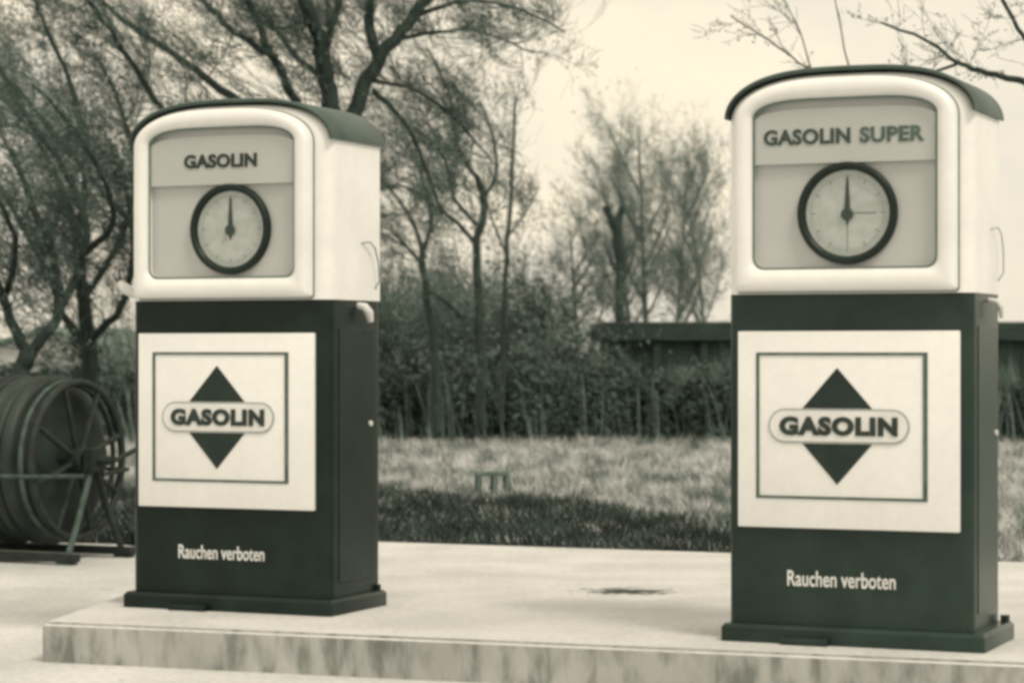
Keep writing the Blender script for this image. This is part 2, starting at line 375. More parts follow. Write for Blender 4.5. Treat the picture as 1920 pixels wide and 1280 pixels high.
    # handle and nozzle hook on the right side, knob on the left one
    bm = bmesh.new(); xs = BX1 + .0045
    tube(bm, [(xs, .055, 1.215), (xs + .016, .085, 1.22), (xs + .018, .120, 1.20), (xs + .018, .145, 1.15), (xs + .016, .155, 1.09), (xs, .155, 1.065)], .0032 if left_knob else .0022, 8)
    fin('handle', bm, M['outline_grey'], head, True, 60)
    bm = bmesh.new()
    tube(bm, [(BX1 - .002, .035, 1.008), (BX1 + .028, .030, 1.003), (BX1 + .036, .045, .985), (BX1 + .036, .06, .955)], [.011, .014, .016, .010] if left_knob else [.006, .008, .009, .006], 10)
    fin('nozzle_hook', bm, M['metal_light'], cab, True, 60)
    if left_knob:
        bm = bmesh.new()
        tube(bm, [(BX0 + .002, -.112, 1.046), (BX0 - .020, -.130, 1.052), (BX0 - .048, -.140, 1.070), (BX0 - .066, -.144, 1.086)], [.014, .017, .019, .012], 12)
        fin('lever', bm, M['metal_light'], head, True, 60)
    return t
YAW = -.408
make_pump((-.863, 8.30, 0), YAW, 'left petrol pump, one word above its dial, small pale lever on its left side', 'GASOLIN', M['dark_paint'], True)
make_pump((1.060, 7.34, 0), YAW, 'right and larger looking petrol pump with two words above its dial', 'GASOLIN SUPER', M['dark_paint_b'], False)

# ------------------------------------------------------------------ ground, island
FZ = -.127
def poly_slab(name, pts, z0, z1, m, bev=0):
    bm = bmesh.new(); a = [bm.verts.new((x, y, z1)) for x, y in pts]; f = bm.faces.new(a)
    r = bmesh.ops.extrude_face_region(bm, geom=[f]); vs2 = [g for g in r['geom'] if isinstance(g, bmesh.types.BMVert)]
    for v_ in vs2: v_.co.z = z0
    if bev:
        es = [e for e in bm.edges if all(abs(v_.co.z - z1) < 1e-6 for v_ in e.verts)]
        bmesh.ops.bevel(bm, geom=es, offset=bev, segments=3, affect='EDGES')
    return fin(name, bm, m, None)
A = Vector(unp(80, 1165, 0)); B = Vector(unp(1920, 1242, 0)); fd = (B - A).normalized()
A2 = Vector((-.55, 11.02)); dirf = Vector((1, -.40)).normalized()
B_ext = A + fd * 6.5
far0 = Vector((A.x + .95, A.y + 3.1)); 
def farline(x): return 10.85 - .40 * x
fl_ = (A.x + .45, farline(A.x + .45))
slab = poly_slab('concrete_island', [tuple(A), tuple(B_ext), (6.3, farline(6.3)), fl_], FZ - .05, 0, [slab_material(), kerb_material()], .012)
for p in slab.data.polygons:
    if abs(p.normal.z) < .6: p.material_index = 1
tag(slab, kind='structure')
# forecourt round the island: worn sandy concrete
def sheet(name, x0, x1, y0, y1, nx, ny, zf, m, clip=None):
    xs = np.linspace(x0, x1, nx); ys = np.linspace(y0, y1, ny); X, Y = np.meshgrid(xs, ys)
    Z = zf(X, Y); co = np.stack([X, Y, Z], -1).reshape(-1, 3)
    idx = np.arange(nx * ny).reshape(ny, nx)
    q = np.stack([idx[:-1, :-1], idx[:-1, 1:], idx[1:, 1:], idx[1:, :-1]], -1).reshape(-1, 4)
    me = bpy.data.meshes.new(name); me.from_pydata(co.tolist(), [], q.tolist()); me.shade_smooth(); return link(name, me, m)
bm = bmesh.new()
pts = [(-9, -3), (12, -3), (12, farline(12) + .02), (A.x + .46, farline(A.x + .46) + .02), (-2.0, 12.55), (-9, 14.6)]
bm.faces.new([bm.verts.new((x, y, FZ)) for x, y in pts]); fore = fin('forecourt', bm, M['sand']); tag(fore, kind='structure')
def vnoise(X, Y, s, seed=0):
    return np.sin(X * s + seed) * np.cos(Y * s * 1.3 + seed * 2) + .5 * np.sin(X * s * 2.3 + Y * s * 1.7 + seed * 3)
def gz(X, Y):
    back = np.clip((Y - 27) / 14, 0, 1)
    return FZ - .012 + .012 * vnoise(X, Y, 1.1) * np.clip((Y - 12) / 3, 0, 1) - 1.3 * back * back * (3 - 2 * back) - .02
meadow = sheet('meadow_ground', -14, 16, 8, 60, 120, 160, gz, M['grass']); tag(meadow, kind='structure')
bm = bmesh.new(); bm.faces.new([bm.verts.new(p) for p in ((-1500, -50, -1.6), (1500, -50, -1.6), (1500, 2500, -1.6), (-1500, 2500, -1.6))])
gr = fin('ground', bm, M['soil']); tag(gr, kind='structure')

# ------------------------------------------------------------------ vegetation helpers
def prisms(P0, P1, R0, R1, k=3):
    P0 = np.asarray(P0, float); P1 = np.asarray(P1, float); R0 = np.asarray(R0, float); R1 = np.asarray(R1, float)
    d = P1 - P0; d /= np.linalg.norm(d, axis=1)[:, None] + 1e-9
    ref = np.where(np.abs(d[:, 2:3]) < .9, np.array([[0, 0, 1.]]), np.array([[0, 1., 0]]))
    a = np.cross(d, ref); a /= np.linalg.norm(a, axis=1)[:, None]; b = np.cross(a, d)
    vs_ = []
    for P, Rr in ((P0, R0), (P1, R1)):
        for i in range(k):
            t = 2 * math.pi * i / k; vs_.append(P + (a * math.cos(t) + b * math.sin(t)) * Rr[:, None])
    V = np.stack(vs_, 1); n = len(P0)
    f = np.array([[i, (i + 1) % k, k + (i + 1) % k, k + i] for i in range(k)])
    Fc = (np.arange(n) * 2 * k)[:, None, None] + f[None]
    return V.reshape(-1, 3), Fc.reshape(-1, 4)
def quads(C, size, flat=0.0):
    C = np.asarray(C, float); n = len(C)
    a = rng.normal(size=(n, 3)) * .55 + np.array([[-.7, 0, .7]]); a /= np.linalg.norm(a, axis=1)[:, None]
    b = rng.normal(size=(n, 3)); b = np.cross(a, b); b /= np.linalg.norm(b, axis=1)[:, None]
    s = size * rng.uniform(.5, 1.4, (n, 1)); V = np.stack([C - a * s, C + b * s * .5, C + a * s, C - b * s * .5], 1)
    return V.reshape(-1, 3), np.arange(4 * n).reshape(-1, 4)
def npmesh(name, parts):
    """parts: (verts, quads, material index)"""
    V = []; Fs = []; mi = []; off = 0
    for v, f, m_ in parts:
        V.append(v); Fs.append(f + off); mi.append(np.full(len(f), m_)); off += len(v)
    V = np.concatenate(V); Fs = np.concatenate(Fs); mi = np.concatenate(mi)
    me = bpy.data.meshes.new(name); me.vertices.add(len(V)); me.vertices.foreach_set('co', V.ravel().astype(np.float32))
    me.loops.add(Fs.size); me.loops.foreach_set('vertex_index', Fs.ravel().astype(np.int32))
    me.polygons.add(len(Fs)); me.polygons.foreach_set('loop_start', np.arange(0, Fs.size, 4, dtype=np.int32)); me.polygons.foreach_set('loop_total', np.full(len(Fs), 4, dtype=np.int32))
    me.polygons.foreach_set('material_index', mi.astype(np.int32)); me.update(calc_edges=True); me.validate()
    return me
BIAS = Vector((-.5, 0, .5))
class Crown:
    def __init__(s, cl=.012): s.cl = cl; s.a = []; s.b = []; s.ra = []; s.rb = []; s.bud = []
    def twig(s, p, d, Ln, r, lvl, bias, budd, kids=3, wob=.25):
        n = 3 if lvl else 2; q = p.copy(); seg = Ln / n; r0 = r
        for i in range(n):
            d = (d + Vector((random.gauss(0, wob), random.gauss(0, wob), random.gauss(0, wob))) * .6 + bias * .16).normalized()
            q2 = q + d * seg; r1 = max(r0 * .72, .0012)
            s.a.append(q[:]); s.b.append(q2[:]); s.ra.append(r0); s.rb.append(r1)
            if lvl:
                for _ in range(kids if i else max(1, kids - 1)):
                    e = (d + Vector((random.gauss(0, .6), random.gauss(0, .6), random.gauss(0, .6))) + bias * .5).normalized()
                    s.twig(q + (q2 - q) * random.random(), e, Ln * random.uniform(.35, .62), r1 * .6, lvl - 1, bias, budd, kids, wob)
            if lvl <= 1:
                for _ in range(int(budd) + (random.random() < budd % 1)):
                    f = random.random(); c0 = [(q[j] + (q2[j] - q[j]) * f) for j in range(3)]
                    for _ in range(3): s.bud.append([c0[j] + random.gauss(0, s.cl) for j in range(3)])
            q = q2; r0 = r1
    def mesh(s, bud):
        parts = [prisms(s.a, s.b, s.ra, s.rb) + (0,)]
        if s.bud: parts.append(quads(s.bud, bud) + (1,))
        return npmesh('crown', parts)
def smooth_path(pts, n=4):
    out = []
    for i in range(len(pts) - 1):
        p0 = pts[max(i - 1, 0)]; p1 = pts[i]; p2 = pts[i + 1]; p3 = pts[min(i + 2, len(pts) - 1)]
        for k in range(n):
            t = k / n
            out.append(.5 * ((2 * p1) + (p2 - p0) * t + (2 * p0 - 5 * p1 + 4 * p2 - p3) * t * t + (3 * p1 - p0 - 3 * p2 + p3) * t ** 3))
    out.append(pts[-1]); return out
def tree(label, Y, limbs, mats=('bark', 'twig', 'bud'), name='tree', cat='tree', group='trees round the forecourt', tw=(.5, .006, 2, 26), bias=BIAS, budd=1.0, bud=.012, kids=3, wob=.25, rootz=None):
    """limbs: (list of (u, v, depth offset), r0 px, r1 px, twig count factor). the first is the trunk"""
    base = limbs[0][0][0]; bp = at(base[0], base[1], Y + base[2])
    t = empty(name, (bp.x, bp.y, bp.z)); tag(t, label, cat, group)
    bm = bmesh.new(); C = Crown(bud * 1.3)
    for li, (pl, r0, r1, tf) in enumerate(limbs):
        pts = [at(u, v, Y + dz) - bp for u, v, dz in pl]; pts = smooth_path(pts, 4)
        for i in range(1, len(pts) - 1): pts[i] = pts[i] + Vector((random.gauss(0, 1), random.gauss(0, 1), random.gauss(0, 1))) * (r0 / F * Y * .16)
        n = len(pts); rad = [(r0 + (r1 - r0) * (i / (n - 1)) ** .8) / F * Y for i in range(n)]
        tube(bm, pts, rad, 8)
        cnt = int(tw[3] * tf)
        for k in range(cnt):
            f = random.random() ** .8; i = min(int(f * (n - 1)), n - 2); p = pts[i].lerp(pts[i + 1], random.random())
            d = ((pts[i + 1] - pts[i]).normalized() * .6 + Vector((random.gauss(0, .7), random.gauss(0, .7), random.gauss(0.15, .6))) + bias * .5).normalized()
            C.twig(p, d, tw[0] * random.uniform(.5, 1.25), tw[1] * random.uniform(.6, 1.2), tw[2], bias, budd, kids, wob)
    fin('trunk', bm, M[mats[0]], t, True, 80)
    if C.a: link('crown', C.mesh(bud), [M[mats[1]], M[mats[2]]], t)
    return t
# ------------------------------------------------------------------ trees
# tall forked tree behind the left pump
tree('tall bare tree forking into several dark limbs right above the left petrol pump', 15.0, [
  ([(640, 935, 0), (642, 600, 0), (640, 330, 0), (628, 230, 0)], 30, 20, 0),
  ([(628, 230, 0), (610, 150, 0), (596, 70, -.1), (566, -20, -.2), (540, -140, -.3)], 19, 9, 1.2),
  ([(606, 110, 0), (622, 50, .2), (640, -30, .4), (650, -140, .6)], 9, 5, .8),
  ([(640, 330, 0), (668, 195, .1), (710, 112, .2), (768, 40, .3), (830, -40, .5), (900, -140, .6)], 18, 8, 1.3),
  ([(710, 112, .2), (690, 40, .2), (696, -40, .1), (700, -150, 0)], 12, 7, .8),
  ([(650, 420, 0), (590, 260, -.2), (540, 165, -.3), (500, 80, -.4), (455, -30, -.5)], 11, 6, 1.0),
  ([(642, 330, 0), (520, 300, -.3), (400, 262, -.5), (305, 203, -.7), (255, 130, -.8), (210, 60, -.9), (150, -20, -1)], 9, 4, 1.3),
  ([(600, 270, -.1), (500, 220, -.2), (415, 166, 0), (322, 100, .2), (235, 40, .4), (150, -30, .5)], 11, 4, 1.2),
  ([(642, 600, 0), (450, 520, .2), (310, 450, .4), (225, 395, .5), (160, 320, .6), (98, 248, .7), (30, 165, .8), (-50, 90, .9)], 10, 4, 1.5),
  ([(520, 110, -.4), (440, 60, -.4), (380, 0, -.4), (330, -60, -.5)], 7, 3, 1.0),
  ([(610, 150, 0), (560, 110, .3), (520, 60, .6), (480, 10, .8)], 7, 3, .8),
  ([(740, 75, .3), (820, 60, .6), (900, 60, .9), (1000, 100, 1.2)], 5, 1.5, 1.0),
  ([(690, 150, .2), (780, 170, .5), (860, 230, .8), (920, 300, 1.0)], 5, 1.6, 1.1),
  ([(780, 30, .3), (880, 0, .2), (980, 20, 0), (1060, 60, -.2)], 5, 1.4, .8),
  ([(700, 170, .2), (760, 230, .1), (800, 320, 0), (830, 400, 0)], 6, 2.5, .8),
 ], tw=(.52, .0045, 2, 23), budd=.14, bud=.009, wob=.34)
# left tree behind the reel
tree('gnarled tree with a low fork standing behind the hose reel at the far left', 13.6, [
  ([(40, 985, 0), (42, 800, 0), (46, 690, 0), (52, 660, 0)], 21, 17, 0),
  ([(52, 660, 0), (28, 620, 0), (8, 560, -.1), (-30, 480, -.2), (-60, 380, -.3)], 12, 7, 1.0),
  ([(52, 660, 0), (92, 620, 0), (112, 560, .1), (100, 480, .2), (60, 380, .3), (20, 280, .4)], 12, 6, 1.3),
  ([(104, 590, .1), (150, 500, .2), (160, 420, .3), (120, 320, .4), (60, 230, .5), (10, 160, .6)], 10, 4, 1.3),
  ([(150, 480, .2), (210, 420, 0), (190, 330, -.2), (130, 230, -.3), (60, 160, -.4)], 8, 3, 1.2),
  ([(8, 560, 0), (30, 470, -.3), (10, 400, -.5), (-40, 330, -.6)], 7, 3, .9),
 ], tw=(.52, .0045, 2, 13), budd=.15, bud=.010, wob=.34)
# dark dense tree left of the pump
tree('dark ivy clad tree crowding the left side of the left petrol pump', 17.5, [
  ([(172, 880, 0), (168, 700, 0), (158, 560, 0), (146, 440, 0)], 18, 11, 1.2),
  ([(146, 440, 0), (118, 360, .1), (76, 270, .2), (30, 180, .3), (-20, 90, .4)], 8, 3, 1.0),
  ([(146, 440, 0), (160, 340, -.1), (158, 250, -.2), (130, 150, -.3), (90, 60, -.4), (60, -20, -.5)], 8, 3, 1.2),
  ([(158, 560, 0), (215, 470, .2), (250, 370, .3), (250, 290, .3), (225, 200, .4), (190, 120, .5)], 8, 3, 1.7),
  ([(164, 640, 0), (215, 590, -.2), (245, 520, -.3), (250, 440, -.4), (235, 350, -.4)], 9, 4, 1.6),
  ([(166, 660, 0), (120, 590, -.2), (85, 500, -.3), (40, 420, -.4), (0, 350, -.4)], 9, 4, 1.2),
], mats=('bark', 'bark_mid', 'leaf_dark'), tw=(.52, .0046, 2, 22), budd=.22, bud=.011, kids=3, wob=.34)
# middle trees
tree('slender leaning tree with a kinked trunk, first to the right of the left petrol pump', 24.0, [
  ([(905, 800, 0), (900, 640, 0), (897, 560, 0), (893, 455, 0), (908, 390, 0), (896, 335, 0)], 10, 6.5, .15),
  ([(896, 335, 0), (870, 300, .1), (850, 240, .2), (840, 170, .3), (800, 90, .4)], 5, 2.5, 1.2),
  ([(893, 460, 0), (860, 420, .2), (820, 390, .3), (760, 350, .4), (728, 355, .5)], 5, 2.2, 1.2),
  ([(900, 380, 0), (930, 330, 0), (925, 260, 0), (900, 190, 0)], 4, 2, .9),
  ([(893, 420, 0), (850, 370, -.2), (835, 300, -.3), (790, 250, -.4), (750, 230, -.5)], 4.5, 2, 1.2),
 ], tw=(.70, .0062, 2, 12), budd=.25, wob=.28, bud=.014, mats=('bark', 'twig', 'bud'))
tree('thin straight tree standing alone against the sky in the middle', 26.0, [
  ([(940, 790, 0), (945, 600, 0), (952, 450, 0), (960, 330, 0), (968, 180, 0)], 6.5, 2.5, .8),
  ([(955, 440, 0), (985, 400, .2), (1010, 350, .3)], 2.5, 1.2, .5),
  ([(950, 480, 0), (920, 400, .2), (905, 330, .3)], 2.5, 1.2, .5),
 ], tw=(.5, .0055, 2, 12), budd=.2, wob=.28, bud=.013, mats=('bark', 'twig', 'bud'))
tree('crooked dark tree nearest the right side of the left petrol pump', 23.0, [
  ([(820, 810, 0), (815, 680, 0), (800, 560, 0), (792, 470, 0)], 10, 6, .3),
  ([(792, 470, 0), (775, 420, .1), (745, 370, .2), (700, 320, .3)], 5, 2, 1.1),
  ([(797, 540, 0), (840, 570, .2), (870, 600, .3)], 5, 3, .6),
  ([(795, 500, 0), (770, 470, -.2), (740, 440, -.3)], 4, 2, .9),
  ([(792, 470, 0), (810, 410, 0), (790, 330, .1), (770, 280, .2)], 4, 2, .9),
 ], tw=(.6, .0062, 2, 11), budd=.25, wob=.28, bud=.014, mats=('bark', 'twig', 'bud'))
tree('pollarded dark trunk ending in a blunt fork in front of the birches', 37.0, [
  ([(1162, 800, 0), (1160, 640, 0), (1162, 560, 0), (1160, 470, 0), (1154, 420, 0)], 9, 9, .12),
  ([(1154, 424, 0), (1144, 400, 0), (1134, 386, 0)], 9, 6, .0),
  ([(1156, 424, 0), (1162, 402, .02), (1166, 388, .05)], 8, 6, .0),
  ([(1160, 520, 0), (1146, 490, 0), (1138, 470, .1)], 5, 2.5, .2),
  ([(1162, 540, 0), (1182, 500, .1), (1188, 470, .1)], 3, 1.5, .3),
 ], tw=(.35, .006, 1, 12), budd=.5, bud=.012, mats=('bark', 'twig', 'bud'))
def birch(label, Y, u, vb, top, lean, spread, rr, m=('bark_pale', 'twig_pale', 'bud_pale'), n=10, tl=.95):
    limbs = [([(u, vb, 0), (u + lean * .3, (vb + top) * .55, 0), (u + lean * .6, top + (vb - top) * .3, 0), (u + lean, top, 0)], rr, 1.6, 1.0)]
    for k in range(9):
        f = random.uniform(.3, .85); v0 = vb + (top - vb) * f; s = random.choice((-1, 1)); uu = u + lean * f
        limbs.append(([(uu, v0, 0), (uu + s * spread * .4, v0 - (vb - top) * .10, .3 * s), (uu + s * spread * .75, v0 - (vb - top) * .20, .5 * s)], rr * .45, 1.2, .55))
    return tree(label, Y, limbs, tw=(tl, .0068, 2, int(n * 1.2)), budd=.25, bud=.016, wob=.22, bias=Vector((-.15, 0, .55)), mats=m, group='trees beyond the meadow')
birch('tallest birch of the clump in the middle with a pale rounded crown', 39, 1215, 790, 235, -20, 70, 7)
birch('slim birch with a bent pale stem at the right edge of the birch clump', 38, 1262, 790, 300, 30, 60, 6)
birch('birch on the left of the clump, partly behind the pollarded trunk', 40, 1185, 790, 330, -25, 50, 6)
birch('short grey tree directly beside the right petrol pump head', 38, 1335, 780, 400, -40, 40, 5, n=6)
birch('low bushy tree left of the pollarded trunk', 31, 1090, 800, 450, -20, 65, 6, ('bark_mid', 'twig', 'bud'), 6, .7)
birch('low bushy tree in the gap right of the thin straight tree', 30, 1030, 800, 530, -12, 55, 6, ('bark_mid', 'twig', 'bud'), 6, .6)
birch('bushy tree between the kinked trunk and the crooked dark tree', 29, 860, 800, 570, -20, 60, 6, ('bark_mid', 'twig', 'bud'), 6, .5)
birch('bushy tree just right of the left petrol pump cabinet', 28.5, 755, 800, 570, -15, 60, 6, ('bark_mid', 'twig', 'bud'), 7, .5)
# tree outside the frame on the right whose branches reach over the right pump
tree('bare branches reaching in from the right above the right petrol pump', 11.0, [
  ([(2160, 1075, 0), (2140, 700, 0), (2120, 380, 0), (2100, 220, 0)], 36, 22, 0),
  ([(2110, 300, 0), (2020, 190, 0), (1930, 155, 0), (1850, 138, .1), (1800, 118, .2), (1740, 75, .3), (1650, 42, .4)], 10, 2.2, .45),
  ([(2020, 190, 0), (1960, 130, -.2), (1920, 70, -.3), (1880, 0, -.4), (1860, -60, -.5)], 6, 3, .2),
  ([(1800, 118, .2), (1700, 150, .4), (1600, 150, .5), (1520, 130, .6), (1440, 75, .7), (1370, 30, .8)], 3.4, 1.4, .35),
  ([(1600, 150, .5), (1585, 100, .5), (1572, 30, .5), (1560, -20, .5)], 2.0, 1.0, .1),
  ([(1520, 130, .6), (1500, 60, .6), (1470, 0, .6)], 1.8, .9, .1),
  ([(2100, 220, 0), (2040, 100, 0), (1980, 0, 0), (1940, -100, 0)], 14, 7, .4),
 ], tw=(.30, .0028, 1, 24), budd=.6, bud=.007, wob=.35, bias=Vector((-.4, 0, .3)))

# ------------------------------------------------------------------ shrubs
def shrub_mesh(seed, h, n, leafy):
    random.seed(seed); C = Crown(.05)
    for k in range(n):
        p = Vector((random.gauss(0, .35), random.gauss(0, .3), 0)); d = Vector((random.gauss(-.12, .25), random.gauss(0, .25), 1)).normalized()
        C.twig(p, d, h * random.uniform(.7, 1.15), .011, 2, Vector((-.35, 0, .8)), leafy, 3, .28)
    return C.mesh(.026)
sh = [shrub_mesh(3 + i, h, n, lf) for i, (h, n, lf) in enumerate(((1.15, 22, 1.6), (1.35, 20, 1.2), (.95, 24, 2.2), (1.7, 14, 1.0)))]
for m_ in sh: m_.materials.append(M['twig']); m_.materials.append(M['leaf_mid'])
random.seed(21)
k = 0
desc = ['low leafy', 'loose twiggy', 'dense dark', 'tall thin']
rows = [(29.3, 15, 1.05), (30.4, 13, 1.15), (32.2, 12, 1.25)]
for ri, (yy, cnt, sc) in enumerate(rows):
    for i in range(cnt):
        u = -120 + (2200) * (i + random.uniform(.2, .8)) / cnt; x = (u - 960) / F * yy; y = yy + random.uniform(-.6, .6)
        if ri and u < 260: continue
        if ri == 2 and 1040 < u: continue
        j = random.randrange(4) if ri else random.randrange(3)
        if u > 1080 and j == 3: j = 0
        if u < 270: s_ = sc * random.uniform(.5, .62)
        elif u > 1070: s_ = sc * random.uniform(.42, .58)
        else: s_ = sc * random.uniform(.58, .98)
        o = bpy.data.objects.new('shrub', sh[j]); col.objects.link(o); o.location = (x, y, float(gz(np.array(x), np.array(y)))); o.rotation_euler = (0, 0, random.uniform(-.6, .6)); o.scale = (s_ * 1.15, s_, s_)
        tag(o, 'dark leafless shrub in the thicket along the far edge of the meadow', 'shrub', 'shrubs of the thicket')
# ------------------------------------------------------------------ grass and weeds (uncountable)
def blades(name, n, fn, h0, h1, wd, lean, m, label, cat):
    P = fn(n); n = len(P)
    h = rng.uniform(h0, h1, n); a = rng.uniform(0, 2 * math.pi, n); dx = np.stack([np.cos(a), np.sin(a), np.zeros(n)], 1)
    tip = P + np.stack([rng.normal(-.10, lean, n) * h, rng.normal(0, lean, n) * h, h], 1)
    mid = P * .45 + tip * .55 + np.stack([np.zeros(n), np.zeros(n), h * .1], 1); w_ = wd * rng.uniform(.6, 1.4, n)[:, None]
    V = np.stack([P - dx * w_, P + dx * w_, mid + dx * w_ * .8, tip + dx * w_ * .1, tip - dx * w_ * .1, mid - dx * w_ * .8], 1).reshape(-1, 3)
    i = (np.arange(n) * 6)[:, None]
    Fq = np.concatenate([i + np.array([[0, 1, 2, 5]]), i + np.array([[5, 2, 3, 4]])])
    o = link(name, npmesh(name, [(V, Fq, 0)]), m); tag(o, label, cat, kind='stuff'); return o
def sample_view(n, y0, y1, u0=-60, u1=1980):
    t = rng.random(n); y = y0 * (y1 / y0) ** t; u = rng.uniform(u0, u1, n); return (u - 960) / F * y, y
def meadow_pts(n):
    x, y = sample_view(n, 9.5, 28.5); keep = y > farline(x) + np.where(x < -.6, np.clip((-x - .6) * 1.1, 0, 1.0), 0) + .08
    x, y = x[keep], y[keep]; z = gz(x, y)
    cl = vnoise(x, y * .5, 5.0, 1.3) + .6 * vnoise(x, y * .4, 13.0, 4.3); k = rng.random(len(x)) < .5 + .45 * cl
    return np.stack([x, y, z], 1)[k]
blades('meadow_grass', 230000, meadow_pts, .03, .12, .0036, .5, M['grass_blade'], 'pale rough grass of the meadow behind the concrete', 'grass')
def weed_edge(x):       # far limit of the weeds whose dark colour paints shade behind the slab
    return np.where(x < 1.0, 3.1 - .45 * x + .35 * np.sin(x * 3.1) + .2 * np.sin(x * 7 + 1), 0) 
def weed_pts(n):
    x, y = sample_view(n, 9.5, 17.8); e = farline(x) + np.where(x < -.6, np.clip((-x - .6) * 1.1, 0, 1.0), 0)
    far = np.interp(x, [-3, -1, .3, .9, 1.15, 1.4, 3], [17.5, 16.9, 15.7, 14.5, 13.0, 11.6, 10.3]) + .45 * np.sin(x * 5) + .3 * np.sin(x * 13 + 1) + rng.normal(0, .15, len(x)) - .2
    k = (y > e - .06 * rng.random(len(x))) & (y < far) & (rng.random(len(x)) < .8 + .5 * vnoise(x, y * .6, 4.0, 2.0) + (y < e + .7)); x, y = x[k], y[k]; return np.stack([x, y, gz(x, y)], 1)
blades('weed_shade_band', 190000, weed_pts, .04, .15, .004, .45, M['weed_shade'], 'weeds coloured dark as painted shade in a band along the back edge of the concrete', 'weeds')
def reed_pts(n):
    x, y = sample_view(n, 26.3, 30.5); return np.stack([x, y, gz(x, y)], 1)
blades('dry_reeds', 1500, reed_pts, .25, 1.0, .010, .14, M['reed'], 'tall dry stalks standing among the shrubs of the thicket', 'reeds')
# ------------------------------------------------------------------ hedge along the far edge of the meadow
def hedge():
    n = 190000; Yh = 27.6; g = float(gz(np.array(0.), np.array(26.8))); x = rng.uniform(-6.2, 6.4, n)
    top = .74 + .05 * np.sin(x * 2.1) + .05 * np.sin(x * 5.3 + 1) + .03 * np.sin(x * 13) - .05 * (x > 1)
    zz = rng.random(n) ** .9 * top * (1 + rng.normal(0, .05, n)); yy = rng.normal(0, .33, n) * (1.1 - .35 * zz / top)
    clump = vnoise(x * 1.0, zz * 2.2 + yy, 9.0, 1.0) + .5 * vnoise(x, zz, 23.0, 2.0)
    k = rng.random(n) < .62 + .35 * clump
    V, Fq = quads(np.stack([x, yy, zz], 1)[k], .032)
    st = 260; sx = rng.uniform(-6.2, 6.4, st); sy = rng.normal(0, .3, st)
    P0 = np.stack([sx, sy, np.zeros(st)], 1); P1 = P0 + np.stack([rng.normal(-.05, .08, st), rng.normal(0, .05, st), rng.uniform(.5, .98, st)], 1)
    sv_, sf_ = prisms(P0, P1, np.full(st, .007), np.full(st, .003))
    t = empty('hedge', (0, Yh, g)); tag(t, 'long dark straggly hedge closing off the far side of the meadow', 'hedge')
    link('foliage', npmesh('foliage', [(V, Fq, 0)]), M['hedge_leaf'], t)
    o = link('stems', npmesh('stems', [(sv_, sf_, 0)]), M['hedge_stem'], t); o['kind'] = 'stuff'
hedge()

